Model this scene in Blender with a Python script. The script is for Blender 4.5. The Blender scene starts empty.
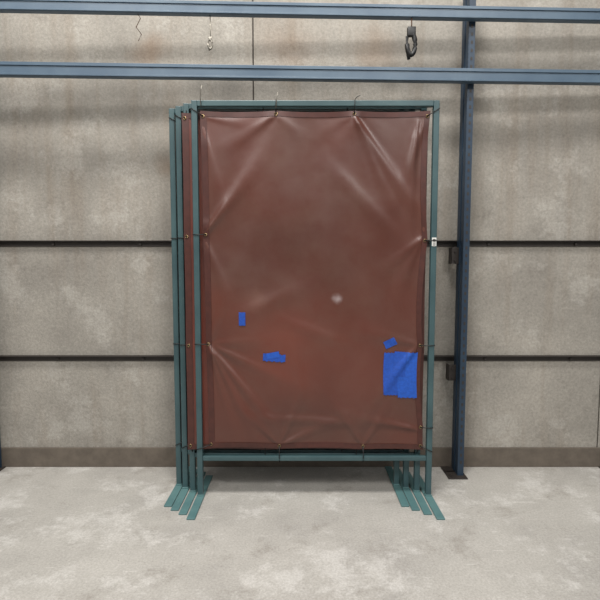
import bpy, bmesh, math, random
from mathutils import Vector, Matrix, noise
random.seed(4)
scene=bpy.context.scene
scene.view_settings.view_transform='Standard'
scene.view_settings.look='None'

# ---------------------------------------------------------------- helpers
def srgb(r,g,b):
    f=lambda c:(c/255/12.92) if c/255<=0.04045 else ((c/255+0.055)/1.055)**2.4
    return (f(r),f(g),f(b),1)

def add_obj(name,me,mat=None,parent=None):
    o=bpy.data.objects.new(name,me); scene.collection.objects.link(o)
    if mat: me.materials.append(mat)
    if parent:
        o.parent=parent; o.matrix_parent_inverse=Matrix.Translation(-parent.location)
    return o
def empty(name,loc):
    e=bpy.data.objects.new(name,None); e.location=loc; e.empty_display_size=.1
    scene.collection.objects.link(e); return e

def bm_box(bm,c,s,rot=None,bev=0.0):
    r=bmesh.ops.create_cube(bm,size=1)
    vs=r['verts']
    M=Matrix.Translation(c)@(rot.to_4x4() if rot else Matrix.Identity(4))@Matrix.Diagonal((*s,1))
    bmesh.ops.transform(bm,matrix=M,verts=vs)
    if bev>0:
        es=list({e for v in vs for e in v.link_edges})
        bmesh.ops.bevel(bm,geom=es,offset=bev,segments=2,affect='EDGES',profile=.5)
def bm_cyl(bm,a,b,r,seg=12):
    a=Vector(a);b=Vector(b);d=b-a
    res=bmesh.ops.create_cone(bm,cap_ends=True,segments=seg,radius1=r,radius2=r,depth=d.length)
    M=Matrix.Translation((a+b)/2)@d.to_track_quat('Z','Y').to_matrix().to_4x4()
    bmesh.ops.transform(bm,matrix=M,verts=res['verts'])
def bm_tube(bm,pts,r,seg=8,closed=False):
    pts=[Vector(p) for p in pts]; n=len(pts); rings=[]
    for i,p in enumerate(pts):
        if closed: t=pts[(i+1)%n]-pts[i-1]
        else: t=pts[min(i+1,n-1)]-pts[max(i-1,0)]
        q=t.to_track_quat('Z','Y')
        rings.append([bm.verts.new(p+q@Vector((r*math.cos(2*math.pi*k/seg),r*math.sin(2*math.pi*k/seg),0))) for k in range(seg)])
    for i in range(n if closed else n-1):
        A=rings[i];B=rings[(i+1)%n]
        for k in range(seg):
            bm.faces.new((A[k],A[(k+1)%seg],B[(k+1)%seg],B[k]))
    if not closed:
        bm.faces.new(rings[0][::-1]); bm.faces.new(rings[-1])
def finish(bm,name,mat,parent=None,smooth=False):
    bmesh.ops.recalc_face_normals(bm,faces=bm.faces)
    me=bpy.data.meshes.new(name); bm.to_mesh(me); bm.free()
    if smooth:
        for p in me.polygons: p.use_smooth=True
    return add_obj(name,me,mat,parent)
def box(name,c,s,mat,parent=None,bev=0.002,rot=None):
    bm=bmesh.new(); bm_box(bm,c,s,rot,bev); return finish(bm,name,mat,parent)

# ---------------------------------------------------------------- materials
def newmat(name):
    m=bpy.data.materials.new(name); m.use_nodes=True
    nt=m.node_tree; b=nt.nodes['Principled BSDF']; return m,nt,b
def N(nt,t,**k):
    n=nt.nodes.new(t)
    for a,v in k.items(): setattr(n,a,v)
    return n
def noise_ramp(nt,scale,stops,detail=6,rough=.6,mapscale=(1,1,1),dist=0,loc=(0,0,0)):
    tc=N(nt,'ShaderNodeTexCoord'); mp=N(nt,'ShaderNodeMapping')
    mp.inputs['Scale'].default_value=mapscale; mp.inputs['Location'].default_value=loc
    nt.links.new(tc.outputs['Object'],mp.inputs['Vector'])
    no=N(nt,'ShaderNodeTexNoise'); no.inputs['Scale'].default_value=scale
    no.inputs['Detail'].default_value=detail; no.inputs['Roughness'].default_value=rough
    no.inputs['Distortion'].default_value=dist
    nt.links.new(mp.outputs['Vector'],no.inputs['Vector'])
    cr=N(nt,'ShaderNodeValToRGB'); els=cr.color_ramp.elements
    els[0].position,els[0].color=stops[0]; els[1].position,els[1].color=stops[-1]
    for p,c in stops[1:-1]:
        e=els.new(p); e.color=c
    nt.links.new(no.outputs['Fac'],cr.inputs['Fac'])
    return no,cr
def mix(nt,a,b,fac,mode='MIX'):
    m=N(nt,'ShaderNodeMix',data_type='RGBA',blend_type=mode)
    for sock,v in ((m.inputs[6],a),(m.inputs[7],b),(m.inputs[0],fac)):
        if isinstance(v,(float,int)): sock.default_value=v
        elif isinstance(v,tuple): sock.default_value=v
        else: nt.links.new(v,sock)
    return m.outputs[2]
def bump(nt,b,h,strength,dist=.01):
    bp=N(nt,'ShaderNodeBump'); bp.inputs['Strength'].default_value=strength; bp.inputs['Distance'].default_value=dist
    nt.links.new(h,bp.inputs['Height']); nt.links.new(bp.outputs['Normal'],b.inputs['Normal'])
W=(1,1,1,1);K=(0,0,0,1)
def spot(nt,c,col,pos,radius,amt):
    "irregular stain / colour patch at a place on the surface"
    tc=N(nt,'ShaderNodeTexCoord'); d=N(nt,'ShaderNodeVectorMath',operation='DISTANCE'); d.inputs[1].default_value=pos
    nn=N(nt,'ShaderNodeTexNoise'); nn.inputs['Scale'].default_value=.7/radius; nn.inputs['Detail'].default_value=3
    nt.links.new(tc.outputs['Object'],nn.inputs['Vector'])
    ad=N(nt,'ShaderNodeVectorMath',operation='MULTIPLY_ADD'); ad.inputs[1].default_value=(radius*1.2,0,radius*1.2)
    sub=N(nt,'ShaderNodeVectorMath',operation='SUBTRACT'); sub.inputs[1].default_value=(.5,.5,.5)
    nt.links.new(nn.outputs['Color'],sub.inputs[0]); nt.links.new(sub.outputs[0],ad.inputs[0]); nt.links.new(tc.outputs['Object'],ad.inputs[2])
    nt.links.new(ad.outputs[0],d.inputs[0])
    mr=N(nt,'ShaderNodeMapRange',interpolation_type='SMOOTHSTEP'); mr.inputs[1].default_value=0; mr.inputs[2].default_value=radius
    mr.inputs[3].default_value=amt; mr.inputs[4].default_value=0
    nt.links.new(d.outputs['Value'],mr.inputs[0])
    return mix(nt,c,col,mr.outputs[0])

def concrete_wall():
    m,nt,b=newmat('concrete_wall_mat')
    _,big=noise_ramp(nt,1.5,[(.30,srgb(140,135,127)),(.5,srgb(158,153,144)),(.7,srgb(174,168,158))],detail=9,rough=.66)
    _,st=noise_ramp(nt,2.2,[(.50,K),(.72,W)],detail=6,mapscale=(3.6,1,.3))
    c=mix(nt,big.outputs[0],srgb(130,114,96),mix(nt,K,st.outputs[0],.38))
    _,pat=noise_ramp(nt,3.1,[(.54,K),(.62,W)],detail=9,rough=.72,loc=(3,1,2))
    c=mix(nt,c,srgb(190,186,178),mix(nt,K,pat.outputs[0],.38))
    _,dk=noise_ramp(nt,4.5,[(.58,K),(.74,W)],detail=9,rough=.74,loc=(7,4,9))
    c=mix(nt,c,srgb(102,95,86),mix(nt,K,dk.outputs[0],.45))
    fn,fine=noise_ramp(nt,55,[(.3,srgb(205,205,205)),(.7,W)],detail=5,rough=.75)
    c=mix(nt,c,fine.outputs[0],.85,'MULTIPLY')
    for p,r,a in (((-1.02,3.27,2.87),.16,.45),((-.1,3.27,2.93),.3,.3),((.5,3.27,2.9),.25,.35),((-.9,3.27,2.1),.12,.3)):
        c=spot(nt,c,srgb(128,98,70),p,r,a)
    nt.links.new(c,b.inputs['Base Color']); b.inputs['Roughness'].default_value=.85
    bump(nt,b,fn.outputs['Fac'],.4,.007)
    return m
def concrete_floor():
    m,nt,b=newmat('concrete_floor_mat')
    _,big=noise_ramp(nt,1.7,[(.3,srgb(168,165,160)),(.5,srgb(184,181,175)),(.72,srgb(197,194,188))],detail=10,rough=.7)
    _,wh=noise_ramp(nt,2.6,[(.52,K),(.60,W)],detail=12,rough=.78,loc=(2,5,0))
    c=mix(nt,big.outputs[0],srgb(222,220,216),mix(nt,K,wh.outputs[0],.5))
    _,dk=noise_ramp(nt,3.6,[(.55,K),(.68,W)],detail=10,rough=.75,loc=(9,2,0))
    c=mix(nt,c,srgb(134,127,118),mix(nt,K,dk.outputs[0],.55))
    _,sp=noise_ramp(nt,38,[(.65,K),(.71,W)],detail=4,rough=.7)
    c=mix(nt,c,srgb(115,108,99),mix(nt,K,sp.outputs[0],.45))
    _,sc=noise_ramp(nt,9,[(.66,K),(.69,W)],detail=3,mapscale=(.35,3.2,1),loc=(1,8,0))
    c=mix(nt,c,srgb(230,228,224),mix(nt,K,sc.outputs[0],.35))
    fn,fine=noise_ramp(nt,90,[(.3,srgb(198,196,192)),(.65,W)],detail=6,rough=.8)
    c=mix(nt,c,fine.outputs[0],.9,'MULTIPLY')
    nt.links.new(c,b.inputs['Base Color']); b.inputs['Roughness'].default_value=.5
    bump(nt,b,fn.outputs['Fac'],.25,.005)
    return m
def paint(name,c1,c2,worn,amt=.5,rough=.45,scale=14):
    m,nt,b=newmat(name)
    _,a=noise_ramp(nt,4,[(.35,c1),(.65,c2)],detail=4)
    _,w=noise_ramp(nt,scale*3,[(.62,K),(.7,W)],detail=6,rough=.7)
    c=mix(nt,a.outputs[0],worn,mix(nt,K,w.outputs[0],amt))
    nt.links.new(c,b.inputs['Base Color']); b.inputs['Roughness'].default_value=rough
    return m
def curtain_mat(name,dark,mid,red,patches=False):
    m,nt,b=newmat(name)
    _,a=noise_ramp(nt,1.3,[(.3,dark),(.5,mid),(.72,red)],detail=2,rough=.5,dist=.2)
    _,d=noise_ramp(nt,4,[(.42,K),(.8,W)],detail=9,rough=.68,loc=(4,4,1))
    c=mix(nt,a.outputs[0],srgb(104,82,70),mix(nt,K,d.outputs[0],.32))
    if patches:
        c=spot(nt,c,srgb(176,162,162),(.225,2.82,1.235),.045,.7)  # small whitish patch blended into the curtain colour
        c=spot(nt,c,srgb(132,100,88),(-.27,2.82,1.22),.09,.25)
        c=spot(nt,c,srgb(132,58,42),(-.12,2.82,.92),.34,.22)  # broad redder patches in the lower curtain colour
        c=spot(nt,c,srgb(132,58,42),(.35,2.82,.80),.36,.2)
    nt.links.new(c,b.inputs['Base Color'])
    nr,r=noise_ramp(nt,5,[(.3,(.31,.31,.31,1)),(.7,(.45,.45,.45,1))],detail=6)
    nt.links.new(r.outputs[0],b.inputs['Roughness'])
    b.inputs['Specular IOR Level'].default_value=.72
    n2,_=noise_ramp(nt,6,[(0,K),(1,W)],detail=2)
    bump(nt,b,n2.outputs['Fac'],.15,.012)
    tr=N(nt,'ShaderNodeBsdfTranslucent'); tr.inputs[0].default_value=srgb(180,78,50)
    ms=N(nt,'ShaderNodeMixShader'); ms.inputs[0].default_value=.10
    out=nt.nodes['Material Output']
    nt.links.new(b.outputs[0],ms.inputs[1]); nt.links.new(tr.outputs[0],ms.inputs[2]); nt.links.new(ms.outputs[0],out.inputs[0])
    return m
def plain(name,c,rough=.6,metal=0,sc=30):
    m,nt,b=newmat(name)
    c2=tuple(x*.75 for x in c[:3])+(1,)
    _,a=noise_ramp(nt,sc,[(.35,c2),(.65,c)],detail=4)
    nt.links.new(a.outputs[0],b.inputs['Base Color']); b.inputs['Roughness'].default_value=rough; b.inputs['Metallic'].default_value=metal
    return m

M_wall=concrete_wall(); M_floor=concrete_floor()
M_teal=paint('teal_frame_paint',srgb(50,74,78),srgb(62,87,90),srgb(100,110,107),.4,.42)
M_foot=paint('teal_foot_paint',srgb(72,106,108),srgb(88,122,122),srgb(115,115,106),.5,.5)
M_blue=paint('rack_blue_paint',srgb(66,86,104),srgb(80,99,115),srgb(90,92,92),.4,.42)
M_blued=paint('rack_upright_paint',srgb(28,46,64),srgb(36,56,74),srgb(66,58,50),.5,.5)
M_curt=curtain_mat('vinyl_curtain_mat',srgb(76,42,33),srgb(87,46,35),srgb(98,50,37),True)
M_curt2=curtain_mat('vinyl_curtain_back_mat',srgb(92,40,31),srgb(106,47,35),srgb(120,54,38))
M_hem=plain('vinyl_hem_mat',srgb(74,37,30),.45)
M_black=plain('black_steel_mat',srgb(50,44,40),.6)
M_tie=plain('black_tie_mat',srgb(22,22,22),.5)
M_wire=plain('wire_mat',srgb(150,145,135),.4,.7)
M_tape=plain('blue_tape_mat',srgb(20,74,170),.6,0,60)
M_tape2=plain('blue_tape_second_mat',srgb(24,84,184),.6,0,60)
M_white=plain('label_white_mat',srgb(225,225,220),.6)
M_brass=plain('grommet_mat',srgb(150,130,95),.35,.9)
M_curb=plain('sill_mat',srgb(104,95,85),.85,0,12)
M_rust=plain('rusty_mat',srgb(84,56,38),.8,0,20)
M_gap=plain('joint_sealant_mat',srgb(60,54,48),.9)

# ---------------------------------------------------------------- room shell
WY=3.27
box('floor',(0,-2.3,-.05),(12,11.6,.1),M_floor,bev=0)
bm=bmesh.new()
g=.004
for (a,b_) in ((-6,-2.755),(-2.755,-.315),(-.315,2.125),(2.125,6)):
    bm_box(bm,((a+b_)/2,WY+.06,2),(b_-a-2*g,.12,4),None,.004)
bm_box(bm,(0,WY+.09,2),(12,.1,3.99))
finish(bm,'wall_back',M_wall)
bm=bmesh.new()
for x in (-.315,2.125,-2.755): bm_box(bm,(x,WY+.02,2.0),(.007,.03,4))
finish(bm,'trim_1',M_gap)
box('baseboard_back',(0,WY-.008,.07),(12,.016,.14),M_curb,bev=.003)

def rail(name,z):
    e=empty(name,(0,WY,z))
    bm=bmesh.new()
    bm_box(bm,(0,WY-.004,z),(7.6,.006,.040))
    bm_box(bm,(0,WY-.020,z+.0175),(7.6,.034,.005))
    for i in range(-6,7):
        bm_cyl(bm,(i*.6+.1,WY-.006,z-.006),(i*.6+.1,WY-.018,z-.006),.010,6)
    finish(bm,'angle_iron',M_black,e)
rail('wall_rail',1.585); rail('wall_rail',.785)

# ---------------------------------------------------------------- pallet rack
rack=empty('pallet_rack',(1.07,3.1,0))
def by(x): return 3.037+.0345*x
ang=math.atan(.0345); R=Matrix.Rotation(ang,3,'Z')
def beam(name,z0,h):
    L=4.5; y=by(0)
    bm=bmesh.new()
    bm_box(bm,(0,y+.002,z0+h/2),(L,.045,h),R,.006)
    bm_box(bm,(0,y-.023,z0+h*.86),(L,.008,h*.26),R,.002)
    bm_box(bm,(0,y-.022,z0+h*.09),(L,.006,h*.14),R,.002)
    finish(bm,name,M_blue,rack)
beam('beam_lower',2.590,.080)
beam('beam_upper',2.972,.072)
def upright(x,k):
    bm=bmesh.new(); yf=by(x)+.055; yr=3.205
    for y in (yf,yr):
        bm_box(bm,(x,y,1.6),(.006,.05,3.2),None)
        bm_box(bm,(x+.018,y-.024,1.6),(.04,.004,3.2),None)
        bm_box(bm,(x+.018,y+.024,1.6),(.04,.004,3.2),None)
    for i in range(7):
        z=.25+i*.45
        bm_cyl(bm,(x+.01,yf,z),(x+.01,yr,z+(.0 if i%2 else .2)),.009,8)
    finish(bm,'upright_%d'%k,M_blued,rack)
    bm=bmesh.new()
    for i in range(60):
        z=.1+i*.05
        bm_box(bm,(x+.018,yf-.0265,z),(.012,.002,.02))
    finish(bm,'upright_slots_%d'%k,M_black,rack)
    bm=bmesh.new()
    bm_box(bm,(x-.01,yf-.01,.004),(.13,.12,.008),None,.002)
    bm_cyl(bm,(x-.05,yf-.04,.006),(x-.05,yf-.04,.025),.01,6)
    bm_box(bm,(x-.01,3.205,.004),(.13,.09,.008),None,.002)
    finish(bm,'base_plate_%d'%k,M_black,rack)
for k,x in enumerate((1.075,-2.15,2.2)): upright(x,k+1)
for i,z in enumerate((1.50,.70)):
    bm=bmesh.new()
    bm_box(bm,(1.045,3.185,z),(.05,.006,.11),None,.001)
    bm_box(bm,(1.022,3.21,z),(.006,.056,.11),None,.001)
    bm_cyl(bm,(1.045,3.184,z+.03),(1.045,3.174,z+.03),.009,6)
    bm_cyl(bm,(1.045,3.184,z-.03),(1.045,3.174,z-.03),.009,6)
    finish(bm,'wall_bracket_%d'%(i+1),M_black,rack)

# ---------------------------------------------------------------- welding screens
ZT=2.378; ZB=.246; PW=.034; FW=1.415
def seg_d(px,pz,a,b):
    ax,az=a;bx,bz=b; dx,dz=bx-ax,bz-az; L2=dx*dx+dz*dz
    t=((px-ax)*dx+(pz-az)*dz)/L2; tc=min(1,max(0,t))
    qx,qz=ax+tc*dx,az+tc*dz
    side=((px-ax)*dz-(pz-az)*dx)/math.sqrt(L2)
    return math.hypot(px-qx,pz-qz),t,side
CW,CH=1.33,2.035
folds=[ # (u,v)->(u,v), amplitude, width
 ((.67,.99),(1.0,.68),.016,.024),((.67,.99),(.92,.64),.011,.022),((.67,.99),(.80,.66),.007,.028),((.67,.99),(.58,.76),.004,.04),
 ((.99,.98),(.86,.70),.009,.022),((.95,.97),(.91,.42),.013,.024),((.99,.64),(.91,.95),.008,.022),
 ((.0,.645),(.38,.98),.012,.032),((.0,.645),(.24,.84),.007,.024),((.0,.98),(.14,.60),.008,.024),((.33,.99),(.04,.86),.007,.026),
 ((.33,.99),(.52,.90),.004,.03),((.67,.99),(.46,.92),.004,.03),((.02,.985),(.34,.955),.004,.02),
 ((.0,.64),(.17,.36),.007,.024),((.01,.32),(.14,.56),.008,.026),
 ((.01,.32),(.44,-.04),.017,.022),((.01,.32),(.28,-.04),.015,.018),((.01,.32),(.66,.12),.009,.028),((.01,.32),(.14,.0),.012,.015),((.01,.32),(.50,.34),.005,.03),
 ((.98,.32),(.55,.38),.006,.03),((.98,.06),(.40,.13),.011,.024),((.98,.32),(.60,-.04),.011,.028),((.72,.01),(.95,.26),.008,.022),
 ((.33,.01),(.54,.32),.008,.022),((.33,.01),(.72,.12),.009,.022),((.33,.01),(.06,.18),.009,.020),((.72,.01),(.46,.26),.008,.024),
 ((.98,.64),(.76,.50),.007,.026),((.98,.64),(.84,.38),.007,.026)]
mids=[((.05,.38),(.55,.52),.006,.045),((.38,.38),(.48,.08),.008,.03),((.26,.42),(.74,.30),.005,.035),((.15,.10),(.85,.07),.009,.026),((.5,.9),(.97,.58),.006,.04)]
def fold_h(u,v,seed,amp):
    x,z=u*CW,v*CH; h=0
    for L,mid in ((folds,False),(mids,True)):
        for (a,b,A,w) in L:
            aa=(a[0]*CW,a[1]*CH); bb=(b[0]*CW,b[1]*CH)
            if seed:
                aa=((1-a[0])*CW,aa[1]); bb=((1-b[0])*CW,bb[1])
            d,t,s=seg_d(x,z,aa,bb)
            tt=min(1,max(0,t)); ww=w*((.45+1.7*tt) if not mid else 1)
            if d>ww*5: continue
            fall=(1-tt)**.9*min(1,tt*10+.2) if not mid else math.sin(math.pi*tt)**1.5
            k=math.exp(-(d/ww)**2*.8)+.3*math.exp(-(d/ww)**2*.15)*(-1 if s<0 else 1)*min(1,d/ww)
            h+=A*fall*k
    h+=.016*noise.noise(Vector((x*1.9,z*1.6,seed*7.3)))+.003*noise.noise(Vector((x*6,z*4,seed*3.1+2)))
    return h*amp
def scallop(t,ties,depth):
    for a,b in zip(ties[:-1],ties[1:]):
        if a<=t<=b:
            s=(t-a)/(b-a); return depth*(1-(2*s-1)**2)*(b-a)*2
    return 0
def curtain_xyz(u,v,P):
    xl=P['xl']+scallop(v,P['tl'],P['sl'])+P.get('lean',0)*(1-v); xr=P['xr']-scallop(v,P['tr'],P['sr'])-P.get('pull',0)*math.exp(-((v-.30)/.22)**2)
    x=xl+(xr-xl)*u
    zt=P['zt']-scallop(u,P['tt'],.012); zb=P['zb']+scallop(u,P['tb'],.010)+P.get('bl',0)*u
    z=zb+(zt-zb)*v
    edge=min(1,max(0,min(u,1-u))/.03)*min(1,max(0,min(v,1-v))/.02)
    h=fold_h(u,v,P['seed'],P['amp'])*(.35+.65*edge)
    y=P['y']-max(P.get('back',-1),h) if P.get('clamp') is None else P['y']-max(-P['clamp'],min(P['clamp'],h))
    return Vector((x,y,z))
def curtain(name,P,mat,parent,nu=150,nv=230):
    vs=[];fs=[]
    for j in range(nv+1):
        for i in range(nu+1): vs.append(curtain_xyz(i/nu,j/nv,P))
    for j in range(nv):
        for i in range(nu):
            a=j*(nu+1)+i; fs.append((a,a+1,a+nu+2,a+nu+1))
    me=bpy.data.meshes.new(name); me.from_pydata(vs,[],fs)
    for p in me.polygons:p.use_smooth=True
    return add_obj(name,me,mat,parent)
def strip(name,P,uvs,mat,parent,off=.0025):
    vs=[];fs=[]
    n=len(uvs)
    for (u0,v0,u1,v1) in uvs:
        for (u,v) in ((u0,v0),(u1,v1)):
            p=curtain_xyz(u,v,P); vs.append(p+Vector((0,-off,0)))
    for i in range(n-1): fs.append((2*i,2*i+1,2*i+3,2*i+2))
    me=bpy.data.meshes.new(name); me.from_pydata(vs,[],fs)
    for p in me.polygons:p.use_smooth=True
    return add_obj(name,me,mat,parent)

def screen(xl,y,P,cm,detail):
    xr=xl+FW
    e=empty('welding_screen',((xl+xr)/2,y,0))
    top=ZT+PW/2
    for nm,x in (('post_left',xl),('post_right',xr)):
        bm=bmesh.new()
        bm_box(bm,(x,y,top/2+.004),(PW,PW,top-.008),None,.004)
        finish(bm,nm,M_teal,e)
    bm=bmesh.new(); bm_box(bm,((xl+xr)/2,y,ZT),(FW-PW,PW*.95,PW),None,.004); finish(bm,'rail_top',M_teal,e)
    bm=bmesh.new(); bm_box(bm,((xl+xr)/2,y,ZB),(FW-PW,PW*.8,PW*.85),None,.004); finish(bm,'rail_bottom',M_teal,e)
    for nm,x in (('foot_left',xl),('foot_right',xr)):
        bm=bmesh.new(); bm_box(bm,(x,y,.005),(.048,.55,.010),None,.0025)
        bm_box(bm,(x,y,.014),(PW+.006,PW+.006,.010),None,.003)
        finish(bm,nm,M_foot,e)
    curtain('curtain',P,cm,e,*( (200,300) if detail else (70,100)))
    n=70
    strip('hem_left',P,[(0,i/n,.028,i/n) for i in range(n+1)],M_hem,e)
    strip('hem_right',P,[(.976,i/n,1,i/n) for i in range(n+1)],M_hem,e)
    strip('hem_top',P,[(i/n,.985,i/n,1) for i in range(n+1)],M_hem,e)
    strip('hem_bottom',P,[(i/n,0,i/n,.016) for i in range(n+1)],M_hem,e)
    bg=bmesh.new(); bt=bmesh.new()
    def gro(u,v,tgt,tail=None):
        p=curtain_xyz(u,v,P)+Vector((0,-.005,0))
        pts=[p+Vector((.008*math.cos(a),0,.008*math.sin(a))) for a in [k*math.pi/5 for k in range(10)]]
        bm_tube(bg,pts,.0025,6,True)
        t=Vector(tgt); d=(t-p); d.y=0; dn=d.normalized(); f=y-PW/2-.004; bk=y+PW/2+.002
        q=[p+Vector((0,-.003,0)),Vector((t.x,f,t.z))-dn*.5*PW*.6,Vector((t.x,f,t.z))+dn*(PW/2),Vector((t.x,bk if detail else y,t.z))+dn*(PW/2+.003)]
        bm_tube(bt,q,.0028,6)
        if tail and detail: bm_tube(bt,[q[2]]+[q[2]+Vector(v_) for v_ in tail],.002,6)
    for v in P['tl']: gro(.012,min(.985,max(.012,v)),(xl,y,curtain_xyz(0,v,P).z))
    for v in P['tr']: gro(.988,min(.985,max(.012,v)),(xr,y,curtain_xyz(1,v,P).z))
    for k,u in enumerate(P['tt'][1:-1]):
        x=curtain_xyz(u,1,P).x
        gro(u,.99,(x,y,ZT),[(.01,-.01,.012),(.03,-.015,.02)] if k else None)
    for u in P['tb'][1:-1]:
        x=curtain_xyz(u,0,P).x; gro(u,.01,(x,y,ZB))
    finish(bg,'grommets',M_brass,e,True); finish(bt,'ties',M_tie,e,True)
    return e

PA=dict(xl=-.586,xr=.764,zt=2.338,zb=.312,bl=-.012,tl=[0,.32,.645,1],tr=[0,.07,.32,.63,1],tt=[0,.33,.67,1],tb=[0,.33,.72,1],
        sl=.006,sr=.026,pull=.022,lean=.022,y=2.826,amp=1.0,seed=0,back=-.012)
PB=dict(xl=-.700,xr=.762,zt=2.335,zb=.290,tl=[0,.32,.645,1],tr=[0,.32,.63,1],tt=[0,.33,.67,1],tb=[0,.33,.72,1],
        sl=.004,sr=.006,y=2.8545,amp=.3,seed=1,clamp=.0025)
def inner(xl,y,s): return dict(xl=xl+.04,xr=xl+1.375,zt=2.33,zb=.285,tl=[0,.32,.645,1],tr=[0,.32,.63,1],tt=[0,.33,.67,1],tb=[0,.33,.72,1],
        sl=.01,sr=.012,y=y,amp=.6,seed=s,clamp=.012)
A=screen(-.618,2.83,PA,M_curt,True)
screen(-.677,2.883,PB,M_curt2,False)
screen(-.735,2.929,inner(-.735,2.929,2),M_curt2,False)
screen(-.787,2.973,inner(-.787,2.973,3),M_curt2,False)

def tape(name,u0,v0,u1,v1,rot=0,off=.004,mat=M_tape,n=12,rag=.0):
    vs=[];fs=[]
    cu,cv=(u0+u1)/2,(v0+v1)/2
    for j in range(n+1):
        for i in range(n+1):
            du=(u0-cu)+(u1-u0)*i/n; dv=(v0-cv)+(v1-v0)*j/n
            if j in(0,n): dv+=rag*math.sin(i*2.3)
            X=du*CW;Z=dv*CH
            x2=X*math.cos(rot)-Z*math.sin(rot); z2=X*math.sin(rot)+Z*math.cos(rot)
            vs.append(curtain_xyz(cu+x2/CW,cv+z2/CH,PA)+Vector((0,-off,0)))
    for j in range(n):
        for i in range(n):
            a=j*(n+1)+i; fs.append((a,a+1,a+n+2,a+n+1))
    me=bpy.data.meshes.new(name); me.from_pydata(vs,[],fs)
    return add_obj(name,me,mat,A)
tape('blue_tape_1',.155,.376,.185,.416,rag=.001)
tape('blue_tape_2',.264,.268,.368,.290,rag=.002,rot=-.06)
tape('blue_tape_3',.280,.278,.340,.296,rot=.2,off=.005,mat=M_tape2)
tape('blue_tape_4',.824,.314,.880,.337,rot=.45)
tape('blue_tape_5',.826,.168,.894,.296,rot=-.01,off=.004,rag=.0015)
tape('blue_tape_6',.892,.160,.982,.298,rot=.0,off=.0050,rag=.0015,mat=M_tape2)
tape('blue_tape_7',.872,.225,.930,.300,rot=-.05,off=.0062,rag=.001)
box('post_label',(.797,2.811,1.575),(.026,.002,.05),M_white,A,.0)
bm=bmesh.new()
for k in range(4): bm_box(bm,(.797,2.8095,1.557+k*.011),(.016,.0012,.004))
finish(bm,'label_text',M_tie,A)
bm=bmesh.new()
bm_tube(bm,[(-.575,2.81,2.36),(-.578,2.80,2.41),(-.572,2.79,2.44),(-.565,2.79,2.47)],.0022)
bm_tube(bm,[(-.14,2.81,2.35),(-.135,2.80,2.40),(-.128,2.79,2.43)],.0022)
finish(bm,'wire_ties',M_wire,A,True)

# ---------------------------------------------------------------- hanging things on upper beam
def hang(name,x,y,ztop,zhook,s,mat,mat2):
    e=empty(name,(x,y,zhook))
    bm=bmesh.new()
    bm_tube(bm,[(x,y,ztop),(x+.002,y,(ztop+zhook)/2),(x,y,zhook+.085*s)],.004*s+.001)
    finish(bm,'strap',mat2,e,True)
    bm=bmesh.new()
    pts=[(x,y,zhook+.09*s)]
    pts+=[(x+.022*s*math.cos(a),y,zhook+.02*s+.055*s*math.sin(a)) for a in [math.pi*.5-k*math.pi*1.5/12 for k in range(13)]]
    bm_tube(bm,pts,.013*s,10)
    bm_box(bm,(x,y,zhook+.085*s),(.045*s,.025*s,.05*s),None,.004*s)
    bm_tube(bm,[(x-.022*s,y,zhook+.06*s),(x-.026*s,y-.01,zhook+.0*s),(x-.012*s,y-.005,zhook-.06*s)],.009*s)
    finish(bm,'hook_body',mat,e,True)
hang('hanging_hook',.695,3.05,2.98,2.79,1.15,M_tie,M_rust)
hang('hanging_clip',-.555,3.02,2.98,2.79,.5,M_wire,M_wire)
bm=bmesh.new()
bm_tube(bm,[(-1.00,3.0,2.98),(-.98,3.01,2.95),(-1.01,3.015,2.9),(-.98,3.02,2.86),(-1.0,3.02,2.82)],.0025)
finish(bm,'hanging_wire',M_rust,None,True)

# ---------------------------------------------------------------- lights
def area(name,loc,size,e,col,tgt):
    l=bpy.data.lights.new(name,'AREA'); l.shape='RECTANGLE'; l.size,l.size_y=size; l.energy=e; l.color=col
    o=bpy.data.objects.new(name,l); o.location=loc
    o.rotation_euler=(Vector(tgt)-Vector(loc)).to_track_quat('-Z','Y').to_euler(); scene.collection.objects.link(o)
area('ceiling_light_1',(-.4,1.1,6.0),(2.4,.8),275,(1,.97,.93),(-.2,2.2,0))
area('ceiling_light_2',(2.6,-2.5,6.0),(2.4,.8),180,(1,.97,.94),(0,3,1))
area('ceiling_light_3',(-2.6,-2.0,6.0),(2.4,.8),165,(1,.97,.94),(0,3,1))
w=bpy.data.worlds.new('World'); scene.world=w; w.use_nodes=True
nt=w.node_tree; bg=nt.nodes['Background']
tc=N(nt,'ShaderNodeTexCoord'); sx=N(nt,'ShaderNodeSeparateXYZ'); cr=N(nt,'ShaderNodeValToRGB')
nt.links.new(tc.outputs['Generated'],sx.inputs[0]); nt.links.new(sx.outputs['Z'],cr.inputs[0]); nt.links.new(cr.outputs[0],bg.inputs[0])
e=cr.color_ramp.elements
e[0].position=.0; e[0].color=(.27,.265,.25,1)
e[1].position=1; e[1].color=(.54,.55,.56,1)
x=e.new(.10); x.color=(.55,.55,.54,1)
x=e.new(.30); x.color=(1.0,1.0,1.0,1)
bg.inputs[1].default_value=.58

cam=bpy.data.cameras.new('camera'); co=bpy.data.objects.new('camera',cam); scene.collection.objects.link(co)
cam.sensor_width=36; cam.lens=28.2
co.location=(0,0,1.44); co.rotation_euler=(math.radians(85.7),0,0)
scene.camera=co
